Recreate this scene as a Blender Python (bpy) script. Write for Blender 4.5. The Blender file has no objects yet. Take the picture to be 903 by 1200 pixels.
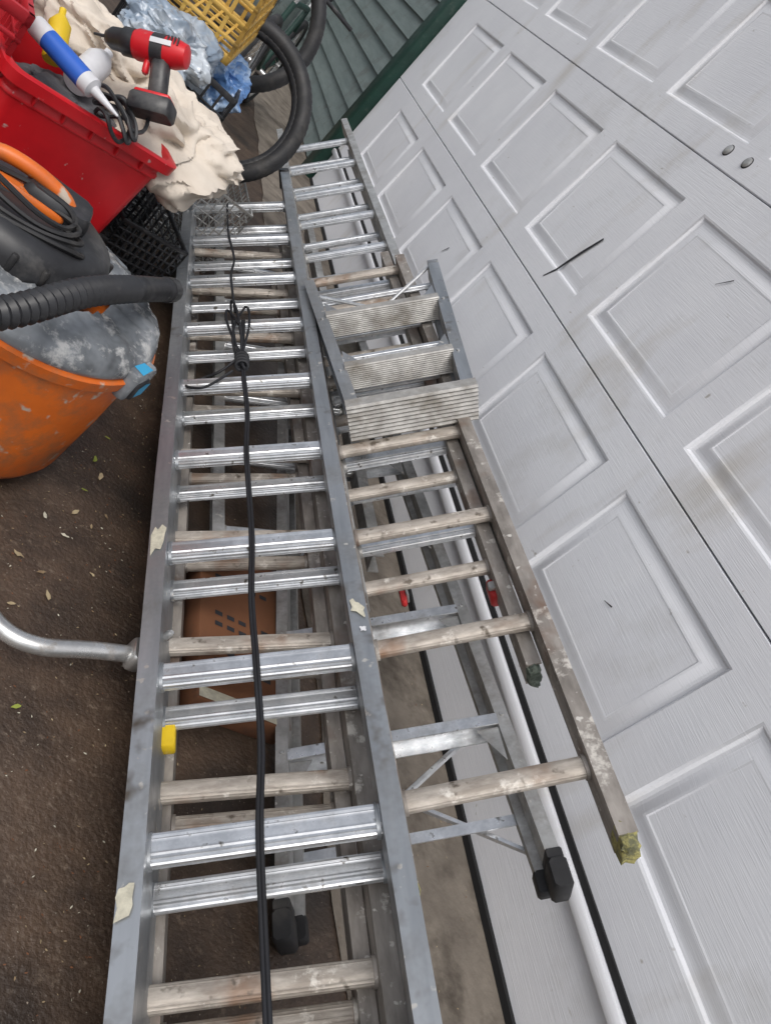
import bpy, math, random
from mathutils import Vector, Matrix, noise
random.seed(7)
scn=bpy.context.scene
rad=math.radians
# ---------------------------------------------------------------- materials
def mat(name,c1,c2=None,rough=.5,metal=0,scale=8,stretch=(1,1,1),bump=0,bscale=60,detail=4,lo=.35,hi=.65,
        dirt=None,dscale=3,dlo=.55,dhi=.75,spec=.5,rvar=.15,trans=0,bdist=.01):
    m=bpy.data.materials.new(name); m.use_nodes=True
    nt=m.node_tree; N=nt.nodes; L=nt.links; b=N["Principled BSDF"]
    tc=N.new("ShaderNodeTexCoord"); mp=N.new("ShaderNodeMapping"); mp.inputs["Scale"].default_value=stretch
    L.new(tc.outputs["Object"],mp.inputs["Vector"])
    nz=N.new("ShaderNodeTexNoise"); nz.inputs["Scale"].default_value=scale; nz.inputs["Detail"].default_value=detail
    nz.inputs["Roughness"].default_value=.65
    L.new(mp.outputs[0],nz.inputs["Vector"])
    cr=N.new("ShaderNodeValToRGB"); cr.color_ramp.elements[0].position=lo; cr.color_ramp.elements[1].position=hi
    c2=c2 or tuple(x*.8 for x in c1)
    cr.color_ramp.elements[0].color=(*c2,1); cr.color_ramp.elements[1].color=(*c1,1)
    L.new(nz.outputs["Fac"],cr.inputs[0]); col=cr.outputs[0]
    if dirt:
        n2=N.new("ShaderNodeTexNoise"); n2.inputs["Scale"].default_value=dscale; n2.inputs["Detail"].default_value=5
        n2.inputs["Roughness"].default_value=.7
        L.new(tc.outputs["Object"],n2.inputs["Vector"])
        r2=N.new("ShaderNodeValToRGB"); r2.color_ramp.elements[0].position=dlo; r2.color_ramp.elements[1].position=dhi
        L.new(n2.outputs["Fac"],r2.inputs[0])
        mx=N.new("ShaderNodeMixRGB"); L.new(r2.outputs[0],mx.inputs[0]); L.new(col,mx.inputs[1]); mx.inputs[2].default_value=(*dirt,1)
        col=mx.outputs[0]
        if metal>0:
            mm=N.new("ShaderNodeMapRange"); mm.inputs[3].default_value=metal; mm.inputs[4].default_value=metal*.3
            L.new(r2.outputs[0],mm.inputs[0]); L.new(mm.outputs[0],b.inputs["Metallic"])
    L.new(col,b.inputs["Base Color"])
    if not(dirt and metal>0): b.inputs["Metallic"].default_value=metal
    rr=N.new("ShaderNodeMapRange"); rr.inputs[3].default_value=min(1,rough+rvar); rr.inputs[4].default_value=max(.05,rough-rvar)
    L.new(nz.outputs["Fac"],rr.inputs[0]); L.new(rr.outputs[0],b.inputs["Roughness"])
    b.inputs["Specular IOR Level"].default_value=spec
    if trans: b.inputs["Transmission Weight"].default_value=trans
    if bump:
        n3=N.new("ShaderNodeTexNoise"); n3.inputs["Scale"].default_value=bscale; n3.inputs["Detail"].default_value=4
        L.new(mp.outputs[0],n3.inputs["Vector"])
        bp=N.new("ShaderNodeBump"); bp.inputs["Strength"].default_value=bump; bp.inputs["Distance"].default_value=bdist
        L.new(n3.outputs["Fac"],bp.inputs["Height"]); L.new(bp.outputs[0],b.inputs["Normal"])
    return m
def speck(m,color,scale,lo,hi,stretch=(1,1,1),det=3):
    nt=m.node_tree;N=nt.nodes;L=nt.links;b=N["Principled BSDF"]
    src=b.inputs["Base Color"].links[0].from_socket
    tc=[n for n in N if n.type=='TEX_COORD'][0]
    mp=N.new("ShaderNodeMapping"); mp.inputs["Scale"].default_value=stretch; L.new(tc.outputs["Object"],mp.inputs[0])
    n=N.new("ShaderNodeTexNoise"); n.inputs["Scale"].default_value=scale; n.inputs["Detail"].default_value=det; L.new(mp.outputs[0],n.inputs["Vector"])
    r=N.new("ShaderNodeValToRGB"); r.color_ramp.elements[0].position=lo; r.color_ramp.elements[1].position=hi; L.new(n.outputs["Fac"],r.inputs[0])
    mx=N.new("ShaderNodeMixRGB"); L.new(r.outputs[0],mx.inputs[0]); L.new(src,mx.inputs[1]); mx.inputs[2].default_value=(*color,1)
    L.new(mx.outputs[0],b.inputs["Base Color"])
def crinkle(m,scale,strength,dist):
    nt=m.node_tree;N=nt.nodes;L=nt.links;b=N["Principled BSDF"]
    tc=[n for n in N if n.type=='TEX_COORD'][0]
    nz=N.new("ShaderNodeTexNoise"); nz.inputs["Scale"].default_value=scale*.6; L.new(tc.outputs["Object"],nz.inputs["Vector"])
    ad=N.new("ShaderNodeMixRGB"); ad.inputs[0].default_value=.12; L.new(tc.outputs["Object"],ad.inputs[1]); L.new(nz.outputs["Color"],ad.inputs[2])
    v=N.new("ShaderNodeTexVoronoi"); v.inputs["Scale"].default_value=scale; v.feature='F1'; L.new(ad.outputs[0],v.inputs["Vector"])
    bp=N.new("ShaderNodeBump"); bp.inputs["Strength"].default_value=strength; bp.inputs["Distance"].default_value=dist
    L.new(v.outputs["Distance"],bp.inputs["Height"]); L.new(bp.outputs[0],b.inputs["Normal"])
ALU=mat("aluminum_bright",(.84,.85,.86),(.58,.60,.62),rough=.32,metal=.85,scale=30,dirt=(.27,.26,.25),dscale=9,dlo=.54,dhi=.80)
speck(ALU,(.20,.19,.17),60,.64,.74)
RAIL=mat("aluminum_rail",(.47,.49,.51),(.30,.32,.34),rough=.42,metal=.75,scale=14,stretch=(1,.15,1),dirt=(.15,.15,.15),dscale=5,dlo=.48,dhi=.72)
speck(RAIL,(.60,.58,.54),42,.67,.72); speck(RAIL,(.14,.12,.10),16,.62,.78)
ALUD=mat("aluminum_dull",(.56,.56,.55),(.38,.38,.37),rough=.46,metal=.65,scale=20,bump=.12,bscale=120,dirt=(.19,.17,.15),dscale=8,dlo=.48,dhi=.72,bdist=.002)
speck(ALUD,(.62,.60,.55),48,.66,.72)
TREAD=mat("aluminum_tread",(.50,.49,.465),(.33,.32,.305),rough=.55,metal=.45,scale=22,dirt=(.20,.18,.15),dscale=10,dlo=.46,dhi=.70)
WORN=mat("aluminum_weathered",(.55,.50,.44),(.32,.28,.24),rough=.55,metal=.3,scale=45,stretch=(.35,1,1),bump=.3,bscale=120,dirt=(.68,.64,.58),dscale=26,dlo=.57,dhi=.66,bdist=.003)
speck(WORN,(.25,.14,.08),9,.55,.74); speck(WORN,(.14,.115,.09),38,.62,.72)
WRAIL=mat("rail_weathered",(.41,.375,.34),(.21,.19,.17),rough=.55,metal=.35,scale=25,stretch=(1,.3,1),bump=.3,bscale=90,dirt=(.60,.57,.52),dscale=18,dlo=.58,dhi=.66,bdist=.003)
speck(WRAIL,(.17,.095,.06),8,.56,.74); speck(WRAIL,(.66,.63,.58),55,.67,.71)
RUB=mat("black_rubber",(.022,.022,.024),(.012,.012,.013),rough=.6,dirt=(.07,.065,.06),dscale=9,dlo=.5,dhi=.8)
BLK=mat("black_plastic",(.03,.031,.034),(.018,.018,.02),rough=.42,scale=15,dirt=(.12,.115,.11),dscale=9,dlo=.55,dhi=.8)
CORD=mat("black_cord",(.015,.016,.02),(.008,.008,.01),rough=.7)
RED=mat("red_plastic",(.66,.012,.02),(.5,.008,.014),rough=.38,scale=5,dirt=(.35,.03,.03),dscale=8,dlo=.6,dhi=.85)
speck(RED,(.50,.30,.28),50,.70,.76)
RED2=mat("red_crate_plastic",(.55,.02,.03),(.4,.012,.02),rough=.45)
YEL=mat("yellow_crate_plastic",(.72,.46,.11),(.55,.34,.07),rough=.5,dirt=(.3,.2,.08),dscale=9)
ORG=mat("orange_plastic",(.76,.17,.02),(.62,.125,.015),rough=.45,scale=6,dirt=(.36,.14,.06),dscale=10,dlo=.48,dhi=.70)
speck(ORG,(.50,.42,.34),30,.64,.72); speck(ORG,(.22,.09,.045),5,.56,.74)
GRY=mat("dusty_clear_plastic",(.26,.28,.30),(.06,.065,.07),rough=.22,scale=7,dirt=(.50,.50,.49),dscale=18,dlo=.53,dhi=.66,rvar=.15)
RAG=mat("dark_rag",(.16,.16,.17),(.07,.07,.08),rough=.9)
BLUE=mat("blue_plastic",(.03,.13,.55),(.02,.10,.45),rough=.4)
TAPE=mat("blue_tape",(.05,.40,.68),(.04,.33,.58),rough=.6)
WHT=mat("white_plastic",(.72,.73,.75),(.58,.58,.60),rough=.4)
MTAPE=mat("masking_tape",(.62,.59,.47),(.42,.40,.32),rough=.8,scale=60)
CLOTH=mat("cream_cloth",(.72,.65,.56),(.60,.53,.45),rough=.95,scale=6,bump=.3,bscale=180,dirt=(.42,.35,.28),dscale=6,dlo=.60,dhi=.80,spec=.1,bdist=.003)
BAG=mat("clear_plastic_film",(.62,.68,.74),(.30,.38,.48),rough=.18,scale=6,lo=.42,hi=.58,spec=.8,trans=.2); crinkle(BAG,16,.9,.02)
BAGB=mat("blue_plastic_film",(.12,.26,.55),(.38,.52,.72),rough=.2,scale=7,lo=.45,hi=.55,spec=.8); crinkle(BAGB,18,.9,.02)
GRN=mat("dark_green_paint",(.012,.05,.037),(.008,.034,.026),rough=.45,scale=10,dirt=(.05,.07,.06),dscale=20)
SIDE=mat("siding_paint",(.17,.21,.205),(.12,.155,.152),rough=.7,scale=4,stretch=(1,.3,3),bump=.2,bscale=40,dirt=(.10,.11,.105),dscale=4)
CARD=mat("orange_cardboard",(.20,.082,.036),(.155,.064,.030),rough=.85,scale=5,dirt=(.09,.048,.03),dscale=9,dlo=.56,dhi=.75)
YCLIP=mat("yellow_plastic",(.80,.55,.02),rough=.45)
SAFRED=mat("red_bracket_paint",(.55,.03,.03),(.35,.02,.02),rough=.45)
FOOT=mat("worn_rubber_foot",(.42,.38,.14),(.14,.14,.08),rough=.9,scale=50,bump=.6,bscale=80,lo=.42,hi=.58)
FOOTG=mat("worn_green_foot",(.20,.24,.20),(.08,.10,.08),rough=.9,scale=50,bump=.6,bscale=80,lo=.42,hi=.58)
STEEL=mat("galvanised_steel",(.68,.68,.67),(.48,.48,.47),rough=.3,metal=.8,scale=25,dirt=(.25,.22,.19),dscale=20,dlo=.55,dhi=.7)
DOOR=mat("garage_door_paint",(.77,.78,.81),(.70,.71,.745),rough=.45,scale=2.2,detail=5,dirt=(.57,.565,.555),dscale=2.0,dlo=.58,dhi=.85,rvar=.08)
nt=DOOR.node_tree; N=nt.nodes; L=nt.links; b=N["Principled BSDF"]
tc=[n for n in N if n.type=='TEX_COORD'][0]
mp=N.new("ShaderNodeMapping"); mp.inputs["Scale"].default_value=(1,2.2,60)
L.new(tc.outputs["Object"],mp.inputs[0]); g=N.new("ShaderNodeTexNoise"); g.inputs["Scale"].default_value=6; g.inputs["Detail"].default_value=3
L.new(mp.outputs[0],g.inputs["Vector"]); bp=N.new("ShaderNodeBump"); bp.inputs["Strength"].default_value=.35; bp.inputs["Distance"].default_value=.0022
L.new(g.outputs["Fac"],bp.inputs["Height"]); L.new(bp.outputs[0],b.inputs["Normal"])
speck(DOOR,(.42,.40,.37),26,.72,.80,(1,1,1.5))
speck(DOOR,(.57,.55,.52),5,.60,.80,(1,1,.35),5)
GROUND=mat("damp_ground",(.100,.066,.045),(.042,.028,.020),rough=.5,scale=7,detail=6,bump=.5,bscale=110,dirt=(.150,.112,.082),dscale=45,dlo=.56,dhi=.70,rvar=.25,bdist=.008)
speck(GROUND,(.020,.015,.012),2.2,.50,.68,det=5)
speck(GROUND,(.30,.25,.20),170,.68,.74)
CONC=mat("concrete",(.22,.19,.155),(.13,.11,.09),rough=.8,scale=7,detail=6,bump=.5,bscale=90,dirt=(.065,.052,.04),dscale=5,dlo=.48,dhi=.68,bdist=.005)
LEAF=mat("dry_leaf",(.44,.36,.22),(.20,.13,.07),rough=.8,scale=14)
LEAFG=mat("green_leaf",(.42,.44,.08),(.22,.28,.05),rough=.7,scale=14)
DARK=mat("dark_gap",(.012,.012,.013),rough=.9)
SCUFF=mat("black_scuff",(.03,.03,.035),rough=.8)

# ---------------------------------------------------------------- mesh builder
class MB:
    def __init__(s): s.v=[];s.f=[];s.m=[];s.mats=[];s.sm=[]
    def mi(s,m):
        if m not in s.mats: s.mats.append(m)
        return s.mats.index(m)
    def add(s,vs,fs,m,smooth=False,M=None):
        o=len(s.v)
        for p in vs:
            p=Vector(p); s.v.append(M@p if M is not None else p)
        k=s.mi(m)
        for f in fs: s.f.append([i+o for i in f]); s.m.append(k); s.sm.append(smooth)
    def box(s,c,d,m,M=None,bev=0):
        hx,hy,hz=[x/2 for x in d]; cx,cy,cz=c
        if bev<=0:
            vs=[(cx+a*hx,cy+b_*hy,cz+e*hz) for a in(-1,1) for b_ in(-1,1) for e in(-1,1)]
            fs=[(0,1,3,2),(4,6,7,5),(0,4,5,1),(2,3,7,6),(0,2,6,4),(1,5,7,3)]
            s.add(vs,fs,m,False,M)
        else:
            bv=min(bev,hx*.9,hy*.9,hz*.9)
            sec=lambda x,y:[(-x+bv,-y),(x-bv,-y),(x,-y+bv),(x,y-bv),(x-bv,y),(-x+bv,y),(-x,y-bv),(-x,-y+bv)]
            rings=[[(cx+a,cy+b_,cz-hz) for a,b_ in sec(hx-bv*.5,hy-bv*.5)],[(cx+a,cy+b_,cz-hz+bv) for a,b_ in sec(hx,hy)],
                   [(cx+a,cy+b_,cz+hz-bv) for a,b_ in sec(hx,hy)],[(cx+a,cy+b_,cz+hz) for a,b_ in sec(hx-bv*.5,hy-bv*.5)]]
            vs=sum(rings,[]); fs=[tuple(reversed(range(8))),tuple(range(24,32))]
            for r in range(3):
                for i in range(8):
                    j=(i+1)%8; fs.append((r*8+i,r*8+j,r*8+8+j,r*8+8+i))
            s.add(vs,fs,m,False,M)
    def prism_y(s,prof,y0,y1,m,M=None,seg=1,bend=None):
        n=len(prof); vs=[];fs=[]
        for k in range(seg+1):
            y=y0+(y1-y0)*k/seg
            dx,dz=bend(y) if bend else (0,0)
            vs+=[(x+dx,y,z+dz) for x,z in prof]
        for k in range(seg):
            for i in range(n):
                j=(i+1)%n; fs.append((k*n+i,k*n+j,(k+1)*n+j,(k+1)*n+i))
        fs.append(tuple(reversed(range(n)))); fs.append(tuple(range(seg*n,seg*n+n)))
        s.add(vs,fs,m,False,M)
    def prism_x(s,prof,x0,x1,m,M=None,smooth=False):
        n=len(prof)
        vs=[(x0,y,z) for y,z in prof]+[(x1,y,z) for y,z in prof]
        fs=[(i,(i+1)%n,n+(i+1)%n,n+i) for i in range(n)]+[tuple(reversed(range(n))),tuple(range(n,2*n))]
        s.add(vs,fs,m,smooth,M)
    def tube(s,path,r,m,seg=10,closed=False,M=None,smooth=True,rf=None):
        P=[Vector(p) for p in path]; n=len(P); vs=[];fs=[]
        t0=(P[1]-P[0]).normalized(); a=Vector((0,0,1)) if abs(t0.z)<.9 else Vector((1,0,0))
        u=t0.cross(a).normalized()
        for i,p in enumerate(P):
            if closed: t=(P[(i+1)%n]-P[i-1]).normalized()
            else: t=(P[min(i+1,n-1)]-P[max(i-1,0)]).normalized()
            u=(u-t*u.dot(t)).normalized(); w=t.cross(u)
            rr=rf(i) if rf else r
            for k in range(seg):
                an=2*math.pi*k/seg; vs.append(p+u*math.cos(an)*rr+w*math.sin(an)*rr)
        for i in range(n if closed else n-1):
            for k in range(seg):
                j=(i+1)%n; l=(k+1)%seg
                fs.append((i*seg+k,i*seg+l,j*seg+l,j*seg+k))
        if not closed: fs.append(tuple(reversed(range(seg)))); fs.append(tuple(range((n-1)*seg,n*seg)))
        s.add(vs,fs,m,smooth,M)
    def lathe(s,prof,m,c=(0,0,0),seg=48,M=None,smooth=True):
        vs=[];fs=[];n=len(prof)
        for r,z in prof:
            for k in range(seg):
                a=2*math.pi*k/seg; vs.append((c[0]+r*math.cos(a),c[1]+r*math.sin(a),c[2]+z))
        for i in range(n-1):
            for k in range(seg):
                l=(k+1)%seg; fs.append((i*seg+k,i*seg+l,(i+1)*seg+l,(i+1)*seg+k))
        fs.append(tuple(reversed(range(seg)))); fs.append(tuple(range((n-1)*seg,n*seg)))
        s.add(vs,fs,m,smooth,M)
    def make(s,name,loc=(0,0,0),rot=(0,0,0),parent=None):
        me=bpy.data.meshes.new(name); me.from_pydata([tuple(v) for v in s.v],[],s.f)
        for m in s.mats: me.materials.append(m)
        me.polygons.foreach_set("material_index",s.m); me.polygons.foreach_set("use_smooth",s.sm); me.update()
        try: me.set_sharp_from_angle(angle=rad(50))
        except Exception: pass
        o=bpy.data.objects.new(name,me); scn.collection.objects.link(o); o.location=loc; o.rotation_euler=rot
        if parent: o.parent=parent
        return o
def smooth_path(pts,n=8,closed=False):
    P=[Vector(p) for p in pts]; out=[]; m=len(P)
    rng=range(m) if closed else range(m-1)
    for i in rng:
        p0=P[(i-1)%m] if closed or i>0 else P[0]; p1=P[i]; p2=P[(i+1)%m]; p3=P[(i+2)%m] if closed or i+2<m else P[-1]
        for k in range(n):
            t=k/n
            out.append(.5*((2*p1)+(-p0+p2)*t+(2*p0-5*p1+4*p2-p3)*t*t+(-p0+3*p1-3*p2+p3)*t**3))
    if not closed: out.append(P[-1])
    return out

# ---------------------------------------------------------------- ground
B=MB(); B.add([(-60,-60,0),(60,-60,0),(60,60,0),(-60,60,0)],[(0,1,2,3)],GROUND); B.make("ground")
B=MB()
vs=[];ns=60
for i in range(ns+1):
    y=-3+12*i/ns; e=1.12+.05*noise.noise(Vector((y*2.3,1,0)))+.02*noise.noise(Vector((y*9,4,0)))
    vs+= [(e,y,.004),(1.66,y,.004)]
fs=[(2*i,2*i+1,2*i+3,2*i+2) for i in range(ns)]
B.add(vs,fs,CONC); B.make("concrete_apron")

# ---------------------------------------------------------------- garage door
DX=1.60; Y0=-1.39; PIT=.73; FAR=5.55
B=MB()
def dq(pts,m=DOOR): B.add(pts,[(0,1,2,3)],m)
def rectring(ya,yb,za,zb,xa, yc,yd,zc,zd,xb):
    o=[(xa,yb,za),(xa,ya,za),(xa,ya,zb),(xa,yb,zb)]; i=[(xb,yd,zc),(xb,yc,zc),(xb,yc,zd),(xb,yd,zd)]
    B.add(o+i,[(k,(k+1)%4,4+(k+1)%4,4+k) for k in range(4)],DOOR)
secs=[(.012,.282,None,None),(.293,.882,.42,.79),(.890,1.538,.97,1.42),(1.546,2.16,1.64,2.06)]
for (z0c,z1,pz0,pz1) in secs:
    y=Y0
    while y<FAR-.05:
        ya=y; yb=min(y+PIT,FAR); pa=ya+.065; pb=ya+.665
        if pz0 is not None and pb<yb:
            zlo=pz0
            rectring(ya,yb,z0c,z1,DX,pa,pb,zlo,pz1,DX)
            levels=[(0,0),(.006,.004),(.012,.011),(.020,.0125),(.028,.011),(.050,.003),(.056,.002),(.060,.0035)]
            for (i0,d0),(i1,d1) in zip(levels,levels[1:]):
                rectring(pa+i0,pb-i0,zlo+i0,pz1-i0,DX+d0,pa+i1,pb-i1,zlo+i1,pz1-i1,DX+d1)
            i,d=levels[-1]; dq([(DX+d,pb-i,zlo+i),(DX+d,pa+i,zlo+i),(DX+d,pa+i,pz1-i),(DX+d,pb-i,pz1-i)])
        else: dq([(DX,yb,z0c),(DX,ya,z0c),(DX,ya,z1),(DX,yb,z1)])
        y+=PIT
    for zz,sg in ((z1,1),(z0c,-1)):
        B.add([(DX,Y0,zz),(DX,FAR,zz),(DX+.004,FAR,zz+sg*.002),(DX+.004,Y0,zz+sg*.002),(DX+.04,FAR,zz+sg*.002),(DX+.04,Y0,zz+sg*.002)],[(0,1,2,3),(3,2,4,5)],DOOR)
B.box((DX+.055,(Y0+FAR)/2,1.08),(.02,FAR-Y0,2.16),DARK)
B.box((DX-.012,(Y0+FAR)/2,.262),(.024,FAR-Y0,.032),DOOR,bev=.004)
B.box((DX-.003,(Y0+FAR)/2,.2875),(.010,FAR-Y0,.016),DARK)
B.box((DX-.002,(Y0+FAR)/2,.012),(.02,FAR-Y0,.022),DARK)
door=B.make("garage_door")
B=MB()
for (y,z) in ((2.37,1.60),(2.25,1.60)):
    Mx=Matrix.Translation((DX,y,z))@Matrix.Rotation(rad(-90),4,'Y')
    B.lathe([(.017,0),(.017,.004),(.012,.007),(.006,.0075),(.001,.0076)],ALUD,M=Mx,seg=16)
    B.lathe([(.020,0),(.020,.0012),(.001,.0013)],SCUFF,M=Mx,seg=16)
B.make("bolt_head",parent=door)
B=MB()
for pts,w in (([(2.56,.925),(2.53,.975),(2.515,1.03),(2.50,1.08),(2.47,1.16)],.007),([(1.02,1.16),(1.0,1.2)],.002),([(3.3,.62),(3.27,.66)],.003),([(1.2,.60),(1.17,.61)],.002),([(1.9,1.30),(1.86,1.34)],.002)):
    n=len(pts)
    for i in range(n-1):
        a=Vector((DX-.0012,pts[i][0],pts[i][1])); c=Vector((DX-.0012,pts[i+1][0],pts[i+1][1]))
        d=(c-a).normalized(); q=Vector((0,-d.z,d.y)); wa=w*(.4+.6*math.sin(math.pi*(i+.01)/n)); wc=w*(.4+.6*math.sin(math.pi*(i+1)/n))
        B.add([a-q*wa,c-q*wc,c+q*wc,a+q*wa],[(0,1,2,3)],SCUFF)
B.make("scuff_mark",parent=door)
B=MB(); B.box((DX-.0,5.66,1.4),(.13,.19,2.8),GRN,bev=.004); B.box((DX+.03,5.60,1.4),(.1,.03,2.8),GRN); B.make("green_door_trim")
B=MB()
z=0.02
while z<2.9:
    B.add([(DX+.005,5.76,z),(DX+.005,13,z),(DX+.03,13,z+.15),(DX+.03,5.76,z+.15),(DX+.03,5.76,z),(DX+.03,13,z)],[(1,0,3,2),(0,1,5,4)],SIDE); z+=.15
B.box((DX+.06,9.38,1.45),(.05,7.2,2.9),DARK)
B.make("siding_wall")
B=MB()
for i in range(26):
    B.box((-3.2+i*.2,9.4+random.uniform(-.01,.01),.95),(.19,.03,1.9),SIDE,bev=.004)
B.make("board_fence")

# ---------------------------------------------------------------- ladders
def channel(cx,fw,dn,t,side,nc=0):
    p=[(-fw,dn),(fw,dn),(fw,-dn),(-fw,-dn),(-fw,-dn+t),(fw-t,-dn+t),(fw-t,dn-t),(-fw,dn-t)]
    if side>0: p=[(-x,z) for x,z in reversed(p)]
    return [(cx+x,nc+z) for x,z in p]
def rung_prof(a,b,cy,cn,ribs,rib,e=2.6):
    pts=[]; n=40
    for k in range(n):
        an=2*math.pi*k/n; c=math.cos(an); s_=math.sin(an)
        y=a*math.copysign(abs(c)**(2/e),c); z=b*math.copysign(abs(s_)**(2/e),s_)
        if ribs and s_>-.35 and k%2: y*=1-rib/a; z*=1-rib/b
        pts.append((cy+y,cn+z))
    return pts
def section(B,x0,x1,y0,y1,rungs,n,RM,GM,a=.021,b=.014,ribs=True,fw=.016,dn=.034,rib=.0013,e=2.6,t=.003,sd=0):
    bend=lambda y:(.0022*noise.noise(Vector((y*1.1,sd,0)))*2,.002*noise.noise(Vector((y*1.3,sd,7))))
    B.prism_y(channel(x0,fw,dn,t,-1,n),y0,y1,RM,seg=12,bend=bend); B.prism_y(channel(x1,fw,dn,t,1,n),y0,y1,RM,seg=12,bend=bend)
    for y in rungs:
        j=random.uniform(-.0015,.0015)
        B.prism_x(rung_prof(a,b,y+j,n,ribs,rib,e),x0+fw-.006,x1-fw+.006,GM)
        for xx in (x0+fw+.003,x1-fw-.003):
            B.prism_x(rung_prof(a+.003,b+.003,y+j,n,False,0,2.2),xx-.003,xx+.003,RM)
def rng(y,y0,y1,st=.305):
    out=[]; k=math.ceil((y0+.03-y)/st)
    while y+k*st<y1-.03: out.append(y+k*st); k+=1
    return out
def place(B,name,x,z,th): return B.make(name,(x,0,z),(0,-th,0))
thA=math.atan2(.255,.268); WA=.37
B=MB()
section(B,0,WA,-.55,3.26,rng(.532,-.55,3.26),.0,RAIL,ALU,a=.025,b=.016,fw=.017,dn=.034,rib=.0018)
section(B,-.006,WA+.006,-.75,3.05,rng(.495,-.75,3.05),-.072,RAIL,ALU,a=.022,b=.014,fw=.017,dn=.034,rib=.0018)
for xx in (0,WA):
    B.box((xx,3.27,0),(.042,.03,.078),BLK,bev=.006)
def patch(B,x,y,n,w,h,m,skew=0):
    pts=[(-.5,-.5),(-.1,-.42),(.3,-.55),(.5,-.3),(.42,.0),(.5,.3),(.2,.5),(-.05,.38),(-.3,.5),(-.5,.25),(-.4,-.1)]
    B.add([(x+w*(px_+random.uniform(-.08,.08)),y+h*(py_+random.uniform(-.08,.08))+skew*px_,n) for px_,py_ in pts],[tuple(range(len(pts)))],m)
patch(B,-.001,1.15,.0372,.028,.07,MTAPE,.02); patch(B,-.002,.452,.0372,.026,.045,MTAPE,.015)
patch(B,WA,.92,.0372,.026,.032,MTAPE,-.02); patch(B,WA+.004,.87,.0374,.012,.012,WHT)
place(B,"extension_ladder",.592,.14,thA)
thB=math.atan2(.255,.205); WB=.33
B=MB()
section(B,0,WB,.45,2.45,rng(.578,.45,2.45),0,WRAIL,WORN,a=.0185,b=.013,rib=.0008,e=2.3,fw=.015,dn=.032,t=.004,sd=3)
section(B,-.004,WB-.034,.80,2.6,rng(.775,.8,2.6),-.05,WRAIL,WORN,a=.0175,b=.012,rib=.0008,e=2.3,fw=.014,dn=.03,t=.004,sd=4)
def lump(B,c,r,m,sc=(1,1,1)):
    vs=[];fs=[];n1,n2=10,14
    for i in range(n1+1):
        for k in range(n2):
            th=math.pi*i/n1; ph=2*math.pi*k/n2
            d=Vector((math.sin(th)*math.cos(ph),math.sin(th)*math.sin(ph),math.cos(th)))
            q=1+.3*noise.noise(d*2.5+Vector(c)*9)
            d=Vector([math.copysign(abs(x)**.5,x) for x in d])
            vs.append((c[0]+d.x*r*sc[0]*q,c[1]+d.y*r*sc[1]*q,c[2]+d.z*r*sc[2]*q))
    for i in range(n1):
        for k in range(n2):
            l=(k+1)%n2; fs.append((i*n2+k,(i+1)*n2+k,(i+1)*n2+l,i*n2+l))
    B.add(vs,fs,m,False)
lump(B,(WB,.450,0),.018,FOOT,(.85,1.3,1.7)); lump(B,(WB-.034,.80,-.05),.016,FOOTG,(.85,1.0,1.7)); lump(B,(0,.45,0),.018,FOOT,(.85,1.3,1.7))
place(B,"extension_ladder",.905,.37,thB)
B=MB()
section(B,0,WB,1.05,4.2,rng(.90,1.05,4.2),0,ALUD,ALU,a=.020,b=.014,fw=.015,dn=.032,sd=5)
section(B,.0,WB-.0,1.3,3.95,rng(.845,1.3,3.95),-.068,RAIL,ALU,a=.018,b=.013,fw=.015,dn=.03,sd=6)
place(B,"extension_ladder",.905+.10*math.sin(thB)*.6,.37-.10*math.cos(thB)*.6+.005,thB)
thC=math.atan2(.214,.277); WC=.36
B=MB()
section(B,0,WC,-.45,3.0,rng(.673,-.45,3.0),0,WRAIL,WORN,a=.019,b=.014,rib=.0010,e=2.3,fw=.015,dn=.032,t=.004,sd=8)
section(B,.03,WC-.03,-.2,2.7,rng(.64,-.2,2.7),-.05,WRAIL,WORN,a=.017,b=.013,rib=.0010,e=2.3,fw=.013,dn=.03,t=.004,sd=9)
B.box((.032,.765,.018),(.03,.045,.03),YCLIP,bev=.003)
place(B,"extension_ladder",.645,.062,thC)
B=MB()
section(B,0,.40,1.35,3.5,rng(1.42,1.35,3.5),0,ALUD,ALU,a=.019,b=.013,fw=.015,dn=.03,sd=10)
place(B,"extension_ladder",.80,.045,rad(30))

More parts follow.
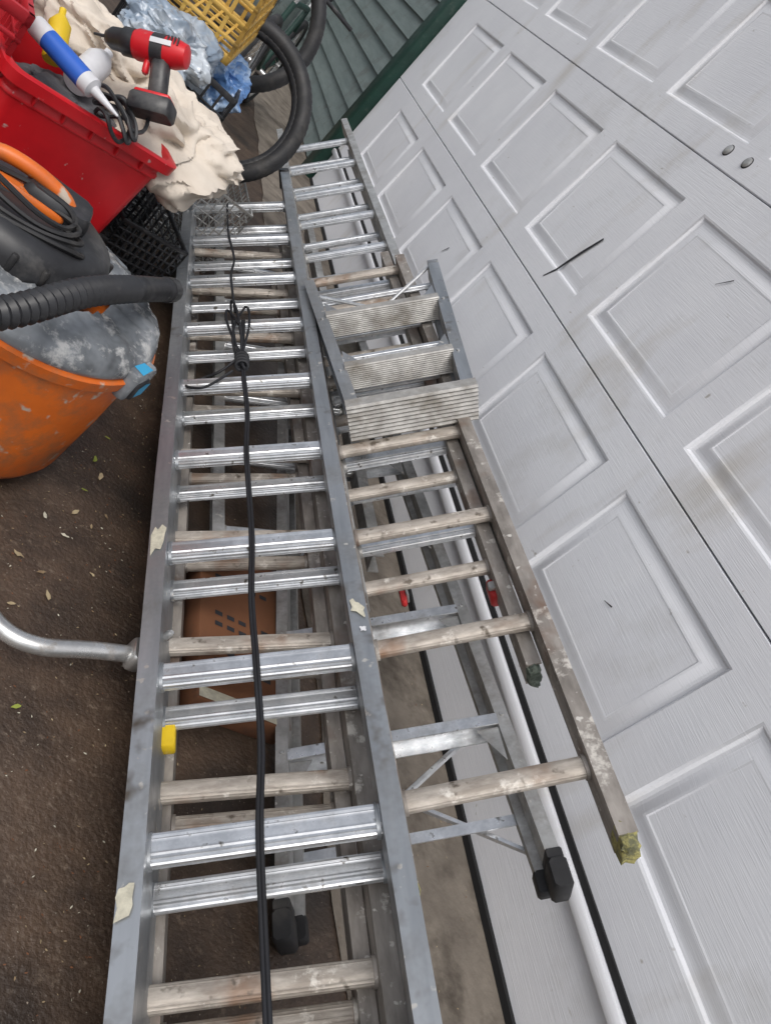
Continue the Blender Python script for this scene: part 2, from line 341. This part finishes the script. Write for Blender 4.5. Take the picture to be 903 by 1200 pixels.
def stepladder(name,x,z,th,y0,L,w0,w1,steps,cap=True,rear=True,feet=True,M1=ALU,M2=ALUD,gap=.055,fw=.013,bars=()):
    B=MB(); c0=w0/2
    sgn=1 if L>0 else -1
    def rail(xa,xb,n,fw,dh,m,ya=y0,yb=y0+L):
        p=channel(0,fw,dh,.0025,-1 if xa<c0 else 1,0)
        vs=[(xa+a,ya,n+b_) for a,b_ in p]+[(xb+a,yb,n+b_) for a,b_ in p]; k=len(p)
        fs=[(i,(i+1)%k,k+(i+1)%k,k+i) for i in range(k)]+[tuple(reversed(range(k))),tuple(range(k,2*k))]
        B.add(vs,fs,m)
    xl0,xr0=0,w0; xl1,xr1=c0-w1/2,c0+w1/2
    rail(xl0,xl1,0,fw,.030,M2); rail(xr0,xr1,0,fw,.030,M2)
    def X(t,s): return (xl0+(xl1-xl0)*t) if s<0 else (xr0+(xr1-xr0)*t)
    for sy in steps:
        t=(sy-y0)/L
        a=X(t,-1)+.012; c=X(t,1)-.012
        n0,n1=-.035,.038; K=12; pr=[]
        for k in range(K*2+1):
            nn=n0+(n1-n0)*k/(K*2); pr.append((sy+sgn*(.0025 if k%2 else 0),nn))
        pr+= [(sy-sgn*.024,n1),(sy-sgn*.024,n1-.003),(sy-sgn*.004,n1-.003),(sy-sgn*.004,n0+.003),(sy-sgn*.022,n0+.003),(sy-sgn*.022,n0)]
        B.prism_x(pr,a,c,M1)
        for s_ in (-1,1):
            q=X(t,s_); B.add([(q-s_*.014,sy-sgn*.025,.026),(q-s_*.06,sy-sgn*.026,.026),(q-s_*.014,sy-sgn*.10,.026)],[(0,1,2)],M2)
            B.lathe([(.005,0),(.004,.003),(.001,.0035)],STEEL,c=(q,sy,.0302),seg=8)
    for by in bars:
        t=(by-y0)/L; B.prism_x(rung_prof(.012,.008,by,-.03,True,.001),X(t,-1)+.01,X(t,1)-.01,ALU)
    if bars:
        yb=bars[0]; t=(yb-y0)/L
        B.tube([(X(t,-1)+.01,yb,.0),(c0,yb-.07,-.04)],.005,ALU,6); B.tube([(X(t,1)-.01,yb+.03,.02),(c0+.02,yb-.06,-.04)],.005,ALU,6)
    if rear:
        rl=-gap; ye=y0+L*.96; e=.02
        rail(xl0+e,xl1+.01,rl,.010,.013,M2,y0+sgn*.02,ye); rail(xr0-e,xr1-.01,rl,.010,.013,M2,y0+sgn*.02,ye)
        for sy in steps:
            t=(sy-y0)/L; y=sy+.03
            B.tube([(X(t,-1)+e,y,rl),(X(t,1)-e,y,rl)],.009,ALU,8)
        t1=.19
        if feet:
            B.tube([(X(.04,-1)+e,y0+L*.04,rl-.012),(X(t1,1)-e,y0+L*t1,rl-.012)],.007,M1,6)
            B.tube([(X(.04,1)-e,y0+L*.04,rl-.026),(X(t1,-1)+e,y0+L*t1,rl-.026)],.007,M1,6)
            B.box((c0,y0+L*.07,rl-.005),(w0-.05,.022,.004),M1)
    if feet:
        for s_ in (-1,1):
            B.box((X(0,s_),y0-sgn*.012,0),(.036,.055,.074),RUB,bev=.006)
            B.box((X(0,s_),y0+sgn*.022,0),(.031,.02,.066),RUB,bev=.003)
            if rear: B.box((X(0,s_)-s_*.02,y0+sgn*.005,-gap-.002),(.028,.045,.032),RUB,bev=.005)
    if cap:
        yc=y0+L; a=xl1-.02; c=xr1+.02; n0,n1=-.06,.045; K=9; pr=[]
        for k in range(K*2+1):
            nn=n0+(n1-n0)*k/(K*2); pr.append((yc+sgn*(.004 if k%2 else 0),nn))
        pr+=[(yc-sgn*.03,n1),(yc-sgn*.03,n1-.004),(yc-sgn*.005,n1-.004),(yc-sgn*.005,n0+.004),(yc-sgn*.03,n0+.004),(yc-sgn*.03,n0)]
        B.prism_x(pr,a,c,TREAD)
    return B.make(name,(x,0,z),(0,-th,0))
FX=.905-math.sin(thB)*.075; FZ=.37+math.cos(thB)*.075
stepladder("step_ladder",FX+.015*math.cos(thB),FZ+.015*math.sin(thB),thB,2.22,-.715,.385,.28,[1.97,1.69],feet=False,M1=TREAD,M2=RAIL,fw=.016,bars=(2.17,1.83,2.05))
stepladder("step_ladder",.955,.038,rad(49),.525,1.9,.49,.28,[.84,1.14,1.44,1.74,2.04],M1=ALU,M2=ALUD)

# ---------------------------------------------------------------- cord
nA=Vector((-math.sin(thA),0,math.cos(thA))); aA=Vector((math.cos(thA),0,math.sin(thA)))
def PA(x,y,n): return Vector((.592,0,.14))+aA*x+Vector((0,y,0))+nA*n
B=MB()
pts=[]
ys=[.532+.305*k for k in range(-3,9)]
for i,y in enumerate(ys):
    if y>2.1: break
    pts.append(PA(.180+.003*math.sin(i*1.7),y,.0195))
    pts.append(PA(.180+.004*math.sin(i*2.3+1),y+.15,.010 if i%2 else .014))
# flat strap: ribbon-like section made of two tubes side by side
sp=smooth_path(pts[:-1],6)
B.tube([p-aA*.0028 for p in sp],.0035,CORD,8); B.tube([p+aA*.0028 for p in sp],.0035,CORD,8)
for k,(dx,L_,wd) in enumerate(((0,.19,.010),(.012,.15,.017),(-.010,.12,.012))):
    lp=[]
    for j in range(9):
        a=2*math.pi*j/9
        lp.append(PA(.165+dx+wd*math.cos(a)*(1+.3*math.sin(a*2+k))-.04*math.sin(a)*(.4 if k!=1 else -.3),1.98+k*.015+L_*math.sin(a),.024+.01*math.sin(a*2+k)))
    B.tube(smooth_path(lp,5,True),.0038,CORD,6,closed=True)
B.tube(smooth_path([PA(.17,1.84,.03),PA(.12,1.79,.02),PA(.07,1.79,.0),PA(.03,1.74,.012),PA(.08,1.71,.024),PA(.15,1.77,.03)],8),.0038,CORD,6)
for k in range(4):
    y=1.80+.014*k
    B.tube(smooth_path([PA(.175+.016*math.cos(a),y+.006*math.sin(a),.026+.012*math.sin(a)) for a in [2*math.pi*j/8 for j in range(8)]],3,True),.0045,CORD,6,closed=True)
B.tube(smooth_path([PA(.14,2.97,.02),PA(.14,2.8,.004),PA(.145,2.66,.02),PA(.16,2.5,.01),PA(.15,2.35,.02),PA(.16,2.1,.024)],8),.004,CORD,6)
B.make("black_cord")
B=MB()
B.tube(smooth_path([(.60,.905,.115),(.50,.885,.10),(.41,.865,.085),(.345,.885,.075),(.28,.96,.07),(.20,1.06,.07),(.10,1.16,.07)],8),.0155,STEEL,14)
B.box((.575,.90,.112),(.03,.05,.04),STEEL,bev=.005)
B.lathe([(.008,0),(.008,.012),(.005,.018),(.001,.018)],STEEL,c=(.61,.93,.15),seg=8)
B.make("ladder_stabilizer_bar")
B=MB(); B.box((.86,1.13,.035),(.24,.46,.06),CARD,bev=.004)
B.add([(.745,.905,.0662),(.975,.905,.0662),(.975,.93,.0662),(.745,.93,.0662)],[(0,1,2,3)],MTAPE)
for y in (1.00,1.03,1.10,1.13,1.24):
    for k in range(5):
        B.add([(.78+k*.032,y,.0665),(.78+k*.032+.02,y,.0665),(.78+k*.032+.02,y+.012,.0665),(.78+k*.032,y+.012,.0665)],[(0,1,2,3)],SCUFF)
B.make("cardboard_box")
B=MB(); B.box((0,0,0),(.035,.05,.035),SAFRED,bev=.004); B.box((0,.0,.022),(.038,.02,.012),ALUD,bev=.003); B.lathe([(.008,0),(.008,.03),(.001,.03)],STEEL,seg=10)
B.make("ladder_bracket",(1.145,1.03,.545),(0,-thB,0))
B=MB(); B.box((0,0,0),(.014,.06,.02),SAFRED,bev=.004); B.box((.01,.0,.0),(.006,.03,.03),ALUD,bev=.002)
B.make("ladder_bracket",(1.07,1.12,.36),(0,-thB,0))

# ---------------------------------------------------------------- shop vacuum
cx,cy=.15,1.42
B=MB()
B.lathe([(.12,.035),(.205,.035),(.222,.043),(.232,.065),(.241,.20),(.245,.335),(.254,.34),(.257,.362),(.247,.366)],ORG,c=(cx,cy,0),seg=64)
vs=[];fs=[];pr=[(.247,.366),(.250,.372),(.247,.385),(.236,.400),(.215,.408),(.185,.412),(.15,.414),(.13,.415)]
sg=96
for i,(r,z) in enumerate(pr):
    for k in range(sg):
        a=2*math.pi*k/sg; q=Vector((math.cos(a)*3.5,math.sin(a)*3.5,i*.5)); rr=r+(.006*noise.noise(q) if i>1 else 0)
        vs.append((cx+rr*math.cos(a),cy+rr*math.sin(a),z+(.012*noise.noise(q*2) if i>1 else 0)))
for i in range(len(pr)-1):
    for k in range(sg):
        l=(k+1)%sg; fs.append((i*sg+k,i*sg+l,(i+1)*sg+l,(i+1)*sg+k))
B.add(vs,fs,GRY,True)
hx,hy=cx-.055,cy+.03
B.lathe([(.160,.40),(.158,.43),(.148,.455),(.12,.47),(.06,.476),(.001,.477)],BLK,c=(hx,hy,0),seg=40)
for k in range(12):
    a=rad(-150+k*20); B.box((hx+.155*math.cos(a),hy+.155*math.sin(a),.43),(.012,.012,.035),RUB,bev=.003)
B.box((hx+.02,hy+.03,.48),(.12,.10,.05),BLK,bev=.012)
hz=.485; ox,oy=hx-.02,hy+.02
hp=[(ox-.10,oy,hz-.04),(ox-.095,oy,hz+.0),(ox-.07,oy,hz+.022),(ox-.01,oy,hz+.028),(ox+.045,oy,hz+.018),(ox+.065,oy,hz-.005),(ox+.07,oy,hz-.04)]
B.tube(smooth_path(hp,6),.014,ORG,12)
B.box((ox-.015,oy-.03,hz-.006),(.15,.035,.02),ORG,bev=.006)
for a in (-28,152,62,242):
    c_,s_=math.cos(rad(a)),math.sin(rad(a))
    M=Matrix.Translation((cx+.252*c_,cy+.252*s_,.358))@Matrix.Rotation(rad(a),4,'Z')
    B.box((0,0,0),(.03,.08,.065),GRY,M=M,bev=.006); B.box((.008,0,-.008),(.026,.05,.04),BLK,M=M,bev=.004)
    if a==-28: B.add([(.0215,-.015,-.02),(.0215,.022,-.024),(.0215,.025,.006),(.0215,.002,.012),(.0215,-.02,.004)],[(0,1,2,3,4)],TAPE,M=M); B.add([(-.012,-.02,.0335),(.012,-.022,.0335),(.010,.02,.0335),(-.010,.016,.0335)],[(0,1,2,3)],TAPE,M=M)
for a in (20,110,200,290):
    x=cx+.235*math.cos(rad(a)); y=cy+.235*math.sin(rad(a))
    B.lathe([(.012,-.018),(.03,-.018),(.033,-.01),(.033,.01),(.03,.018),(.012,.018)],RUB,M=Matrix.Translation((x,y,.034))@Matrix.Rotation(rad(90),4,'X')@Matrix.Rotation(rad(30),4,'Y'),seg=20)
    B.box((x-.01*math.cos(rad(a)),y,.062),(.06,.05,.03),BLK,bev=.008)
hose=smooth_path([(-.11,.95,.39),(0,.98,.44),(.105,1.06,.48),(.195,1.21,.50),(.28,1.36,.485),(.375,1.57,.43)],40)[::2]
B.tube(hose,.024,BLK,14,rf=lambda i:.0252 if i%2 else .0200,smooth=False)
B.tube([hose[-1],hose[-1]+(hose[-1]-hose[-6]).normalized()*.05],.027,BLK,16)
for k in range(4):
    lp=[(hx-.03+(.085+.012*k)*math.cos(a),hy-.04+(.04)*math.sin(a)-.01*k,.50-.010*k+.008*math.sin(a*2+k)) for a in [2*math.pi*j/10 for j in range(10)]]
    B.tube(smooth_path(lp,4,True),.005,RUB,6,closed=True)
B.make("shop_vacuum")

# ---------------------------------------------------------------- crates, bin & contents
def lattice_crate(name,loc,rz,w,d,h,m,nx=7,nz=5,t=.006,tilt=(0,0)):
    B=MB()
    def wall(p0,dx,L,n):
        for k in range(n+1):
            q=Vector(p0)+Vector(dx)*(L*k/n); B.box((q.x,q.y,h/2),(t*1.3,t*1.3,h),m)
        for k in range(nz+1):
            z=t+(h-2*t)*k/nz; c=Vector(p0)+Vector(dx)*(L/2)
            hh=t*1.1 if 0<k<nz else t*3.2
            B.box((c.x,c.y,min(max(z,hh/2),h-hh/2)),(abs(dx[0])*L+t*1.7,abs(dx[1])*L+t*1.7,hh),m,bev=.001)
    wall((0,0,0),(1,0,0),w,nx); wall((0,d,0),(1,0,0),w,nx); wall((0,0,0),(0,1,0),d,nx); wall((w,0,0),(0,1,0),d,nx)
    for k in range(1,nx): B.box((w*k/nx,d/2,t),(t,d,t),m)
    for k in range(1,nx): B.box((w/2,d*k/nx,t*1.1),(w,t,t),m)
    return B.make(name,loc,(tilt[0],tilt[1],rz))
lattice_crate("red_milk_crate",(-.40,1.84,.32),rad(14),.33,.33,.28,RED2,t=.008)
lattice_crate("yellow_milk_crate",(.02,2.88,.61),rad(-12),.36,.34,.26,YEL,nx=6,nz=4,t=.009,tilt=(rad(12),rad(-5)))
lattice_crate("black_plastic_crate",(-.05,2.0,.0),rad(25),.40,.32,.195,BLK,nx=9,nz=5)
lattice_crate("wire_basket",(.33,2.25,.0),rad(20),.22,.40,.24,BLK,nx=10,nz=8,t=.004)
lattice_crate("wire_basket",(.40,2.85,.0),rad(5),.36,.50,.30,STEEL,nx=14,nz=9,t=.003)
lattice_crate("black_plastic_crate",(.05,2.75,.0),rad(-5),.4,.6,.6,BLK,nx=9,nz=9)
lattice_crate("black_plastic_crate",(-.6,2.3,.0),rad(8),.6,.6,.32,BLK,nx=9,nz=6)
B=MB()
w,d=.42,.30
def ringz(z,ins,r=.03):
    pts=[]
    for (X_,Y_,a0) in ((w-ins-r,ins+r,-90),(w-ins-r,d-ins-r,0),(ins+r,d-ins-r,90),(ins+r,ins+r,180)):
        for k in range(5):
            a=rad(a0+k*22.5); pts.append((X_+r*math.cos(a),Y_+r*math.sin(a),z))
    return pts
prof=[(0,.030,.02),(.0,.025,.03),(.24,.008,.03),(.242,.004,.03),(.25,.004,.03),(.255,.008,.03),(.272,.006,.03),(.273,-.012,.035),(.30,-.014,.035),(.302,-.010,.035),(.302,.006,.03),(.29,.012,.03),(.02,.03,.03)]
rs=[ringz(*p) for p in prof]; n=20; vs=sum(rs,[]); fs=[]
for i in range(len(rs)-1):
    for k in range(n):
        l=(k+1)%n; fs.append((i*n+k,i*n+l,(i+1)*n+l,(i+1)*n+k))
fs.append(tuple(reversed(range(n)))); fs.append(tuple(range((len(rs)-1)*n,len(rs)*n)))
B.add(vs,fs,RED)
for k in range(1,6): B.box((w*k/6,.004,.263),(.005,.014,.03),RED,bev=.001)
B.make("red_storage_bin",(-.06,1.885,.20),(0,0,rad(25)))
def soft(name,c,r,sc,m,f=1.6,amp=.3,fold=.10,seed=0,n1=70,n2=110,rz=0,fine=.02):
    B=MB(); vs=[];fs=[]
    for i in range(n1+1):
        for k in range(n2):
            th=math.pi*i/n1; ph=2*math.pi*k/n2
            dd=Vector((math.sin(th)*math.cos(ph),math.sin(th)*math.sin(ph),math.cos(th)))
            q=dd*f+Vector((seed,seed*2,0))
            wq=q+Vector((noise.noise(q),noise.noise(q+Vector((5,5,5))),noise.noise(q+Vector((9,1,5)))))*.7
            v=1+amp*noise.noise(q)+fold*math.sin(9*noise.noise(wq*.8)+3*dd.x)+fold*.5*math.sin(14*noise.noise(wq*1.1+Vector((3,3,3))))+fine*noise.noise(q*6)
            vs.append((dd.x*r*sc[0]*v,dd.y*r*sc[1]*v,dd.z*r*sc[2]*v))
    for i in range(n1):
        for k in range(n2):
            l=(k+1)%n2; fs.append((i*n2+k,(i+1)*n2+k,(i+1)*n2+l,i*n2+l))
    B.add(vs,fs,m,True); return B.make(name,c,(0,0,rz))
soft("drop_cloth",(.28,2.34,.47),.205,(1.05,1.15,.62),CLOTH,f=1.5,amp=.35,fold=.085,seed=4.3,rz=.4)
soft("drop_cloth",(.06,2.36,.53),.14,(1.2,.9,.6),CLOTH,f=1.6,amp=.3,fold=.085,seed=6.3)
soft("plastic_bag",(.38,2.98,.56),.12,(1.0,1.1,.8),BAGB,f=1.6,amp=.5,fold=.07,seed=3,fine=.06)
soft("plastic_bag",(.21,2.72,.58),.13,(1.1,1.1,.7),BAG,f=1.6,amp=.5,fold=.08,seed=8,fine=.06)
B=MB()
Rx=Matrix.Rotation(rad(90),4,'Y')
B.lathe([(.012,-.10),(.026,-.095),(.033,-.07),(.034,.02),(.030,.03)],RED,M=Rx,seg=24)
B.lathe([(.0345,-.045),(.0345,-.015)],BLK,M=Rx,seg=24)
B.lathe([(.031,.03),(.031,.055),(.026,.06),(.024,.085),(.014,.10),(.004,.102),(.003,.13)],BLK,M=Rx,seg=24)
B.box((-.035,.0,-.07),(.042,.036,.10),BLK,M=Matrix.Rotation(rad(8),4,'Y'),bev=.01)
B.box((-.008,.0,-.045),(.014,.018,.035),RED,bev=.004)
B.box((-.045,.0,-.135),(.10,.062,.04),BLK,bev=.006); B.box((-.045,.0,-.112),(.085,.05,.010),RED,bev=.003)
for s_ in(-1,1):
    B.box((-.04,s_*.0345,.003),(.05,.003,.012),WHT)
    for k in range(4): B.box((-.078+k*.008,s_*.030,.014),(.003,.006,.018),BLK)
o=B.make("cordless_drill")
zl=Vector((-.45,.668,.592)); xl=-(Vector((.695,-.154,.702))*.96-zl*.25).normalized(); zl=(zl-xl*zl.dot(xl)).normalized(); yl=zl.cross(xl)
o.matrix_world=Matrix.Translation((.13,2.12,.665))@Matrix((xl,yl,zl)).transposed().to_4x4()
B=MB(); B.lathe([(.022,0),(.023,.004),(.023,.04)],WHT,seg=24); B.lathe([(.0232,.04),(.0232,.15)],BLUE,seg=24); B.lathe([(.023,.15),(.023,.175),(.012,.18),(.010,.192),(.003,.25),(.002,.252)],WHT,seg=24)
B.make("caulk_tube",(-.07,2.02,.56),(rad(90),rad(0),rad(58)))
B=MB()
for k in range(4):
    lp=[(.15+.05*math.cos(a+k)*(1+.2*k)*.8,1.99+.045*math.sin(a)+.01*k,.51+.012*k+.018*math.sin(2*a+k)) for a in [2*math.pi*j/9 for j in range(9)]]
    B.tube(smooth_path(lp,5,True),.005,BLK,6,closed=True)
B.tube(smooth_path([(.10,2.06,.5),(.14,2.02,.56),(.18,2.03,.53),(.2,2.06,.5)],8),.007,BLK,8)
B.make("power_cable")
B=MB(); B.lathe([(.03,0),(.034,.005),(.034,.10),(.022,.125),(.012,.13),(.012,.15),(.001,.151)],WHT,seg=24)
B.make("plastic_bottle",(.05,2.08,.50),(rad(-60),rad(20),0))
B=MB(); B.lathe([(.022,0),(.025,.005),(.025,.09),(.012,.11),(.008,.115),(.008,.13),(.001,.131)],YCLIP,seg=24)
B.make("glue_bottle",(-.01,2.10,.50),(rad(-50),rad(10),rad(30)))
RB=Matrix.Translation((-.06,1.885,.20))@Matrix.Rotation(rad(25),4,'Z')
soft("rag_pile",tuple(RB@Vector((.21,.155,.22))),.13,(1.1,.72,.45),RAG,f=1.8,amp=.25,fold=.06,seed=5,rz=rad(25))

# ---------------------------------------------------------------- tyre & bicycle
def ring(B,c,nrm,R,r,m,seg=72,k=14,tread=0):
    nrm=Vector(nrm).normalized(); a=Vector((0,0,1)) if abs(nrm.z)<.9 else Vector((1,0,0))
    u=nrm.cross(a).normalized(); w=nrm.cross(u); c=Vector(c)
    B.tube([c+u*R*math.cos(2*math.pi*i/seg)+w*R*math.sin(2*math.pi*i/seg) for i in range(seg)],r,m,k,closed=True,rf=(lambda i:r*(1+tread*(i%2))) if tread else None)
    return u,w
B=MB()
c=(.50,3.22,.50); nn=(-.35,-.85,.38)
ring(B,c,nn,.275,.033,RUB,seg=160,tread=.05); ring(B,c,nn,.252,.022,BLK,seg=72)
B.make("rubber_tire")
B=MB()
ring(B,(.40,3.55,.74),(-.2,-.9,.3),.28,.03,RUB,seg=160,tread=.05)
B.make("rubber_tire")
B=MB()
def wheel(c,nn,R):
    u,w=ring(B,c,nn,R,.024,RUB,tread=.03,seg=96); ring(B,c,nn,R-.03,.012,ALUD)
    C=Vector(c); N_=Vector(nn).normalized()
    B.tube([C-N_*.04,C+N_*.04],.018,STEEL,10)
    for k in range(28):
        a=2*math.pi*k/28; B.tube([C+N_*(.03 if k%2 else -.03),C+(u*math.cos(a)+w*math.sin(a))*(R-.03)],.0015,STEEL,4)
W1=Vector((.72,4.9,.34)); W2=Vector((1.02,5.95,.34)); dv=(W2-W1).normalized(); nv=dv.cross(Vector((0,0,1))).normalized()
wheel(W1,nv,.31); wheel(W2,nv,.31)
bb=W1+(W2-W1)*.58+Vector((0,0,-.04)); seat=bb+Vector((0,0,.45))+dv*.12; head=W1+Vector((0,0,.42))+dv*.15; headl=head-Vector((0,0,.12))-dv*.02
for a,c_ in ((bb,seat),(seat,head),(bb,headl),(W2,bb),(W2,seat),(head,headl)): B.tube([a,c_],.016,GRN,10)
B.tube([headl,W1+nv*.05],.012,BLK,8);B.tube([headl,W1-nv*.05],.012,BLK,8)
B.tube([head,head+Vector((0,0,.12))],.012,STEEL,8); B.tube(smooth_path([head+Vector((0,0,.12))+nv*.3+dv*.1,head+Vector((0,0,.13))+nv*.1,head+Vector((0,0,.12)),head+Vector((0,0,.13))-nv*.1,head+Vector((0,0,.12))-nv*.3+dv*.1],6),.012,BLK,8)
B.tube([seat,seat+Vector((0,0,.12))+dv*.03],.012,STEEL,8); B.box(tuple(seat+Vector((0,0,.14))+dv*.03),(.12,.26,.05),BLK,bev=.02)
B.tube([bb-nv*.08,bb+nv*.08],.02,STEEL,10)
B.make("bicycle")

# ---------------------------------------------------------------- litter
B=MB()
def leaf(x,y,s,m,z=.004):
    a=random.uniform(0,6.28); c_,s_=math.cos(a),math.sin(a); pts=[]
    prof=[(-1,0),(-.5,.35),(.1,.42),(.6,.25),(1,0),(.6,-.25),(.1,-.42),(-.5,-.35)]
    for px_,py_ in prof:
        px_*=s*random.uniform(.7,1.1); py_*=s*random.uniform(.5,1.1)
        pts.append((x+px_*c_-py_*s_,y+px_*s_+py_*c_,z+random.uniform(0,.3)*s))
    B.add(pts,[tuple(range(8))],m)
for i in range(2200):
    x=random.uniform(-.1,.62); y=random.uniform(.2,2.4)
    leaf(x,y,random.choice([.001,.0015,.002,.003,.0035]),random.choice([LEAF,LEAF,MTAPE,CARD,CARD]))
for (x,y) in ((.37,1.12),(.42,1.10),(.45,1.22),(.40,1.25),(.52,1.15),(.30,1.0),(.48,1.5),(.5,1.45),(.43,.8),(.33,.75),(.46,1.3),(.5,1.6),(.38,1.0),(.47,.95),(.44,1.05),(.50,1.28),(.47,1.38),(.53,1.33)):
    leaf(x,y,random.uniform(.007,.016),random.choice([LEAF,LEAFG,MTAPE,LEAF]))
for i in range(420):
    x=random.uniform(.6,1.55); y=random.uniform(.2,2.2); leaf(x,y,random.choice([.002,.003,.004]),random.choice([LEAF,CARD,LEAF]),z=.008)
B.make("leaf_litter")

# ---------------------------------------------------------------- camera
R=Matrix(((.69523,-.45071,-.55993),(-.15375,.66771,-.72837),(.70215,.59247,.39491)))
cam=bpy.data.cameras.new("camera"); co=bpy.data.objects.new("camera",cam); scn.collection.objects.link(co)
co.matrix_world=Matrix.Translation((0,0,1.12))@R.to_4x4()
cam.sensor_fit='VERTICAL'; cam.sensor_height=36; cam.lens=27; cam.clip_start=.02; cam.clip_end=300
scn.camera=co
# ---------------------------------------------------------------- light
w=bpy.data.worlds.new("World"); scn.world=w; w.use_nodes=True; nt=w.node_tree
bg=nt.nodes["Background"]; sky=nt.nodes.new("ShaderNodeTexSky"); sky.sky_type='NISHITA'; sky.sun_disc=False
EL,AZ=55,215
sky.sun_elevation=rad(EL); sky.sun_rotation=rad(AZ); sky.air_density=1; sky.dust_density=4; sky.ozone_density=1
hs=nt.nodes.new("ShaderNodeHueSaturation"); hs.inputs["Saturation"].default_value=.4
nt.links.new(sky.outputs[0],hs.inputs["Color"]); nt.links.new(hs.outputs[0],bg.inputs["Color"]); bg.inputs["Strength"].default_value=.15
sd=bpy.data.lights.new("sun",'SUN'); sd.energy=1.1; sd.angle=rad(32); sd.color=(1,.98,.95)
so=bpy.data.objects.new("sun",sd); scn.collection.objects.link(so)
dirv=Vector((math.sin(rad(AZ))*math.cos(rad(EL)),math.cos(rad(AZ))*math.cos(rad(EL)),math.sin(rad(EL))))
so.rotation_euler=dirv.to_track_quat('Z','Y').to_euler()
scn.view_settings.view_transform='Standard'; scn.view_settings.look='None'; scn.view_settings.exposure=0
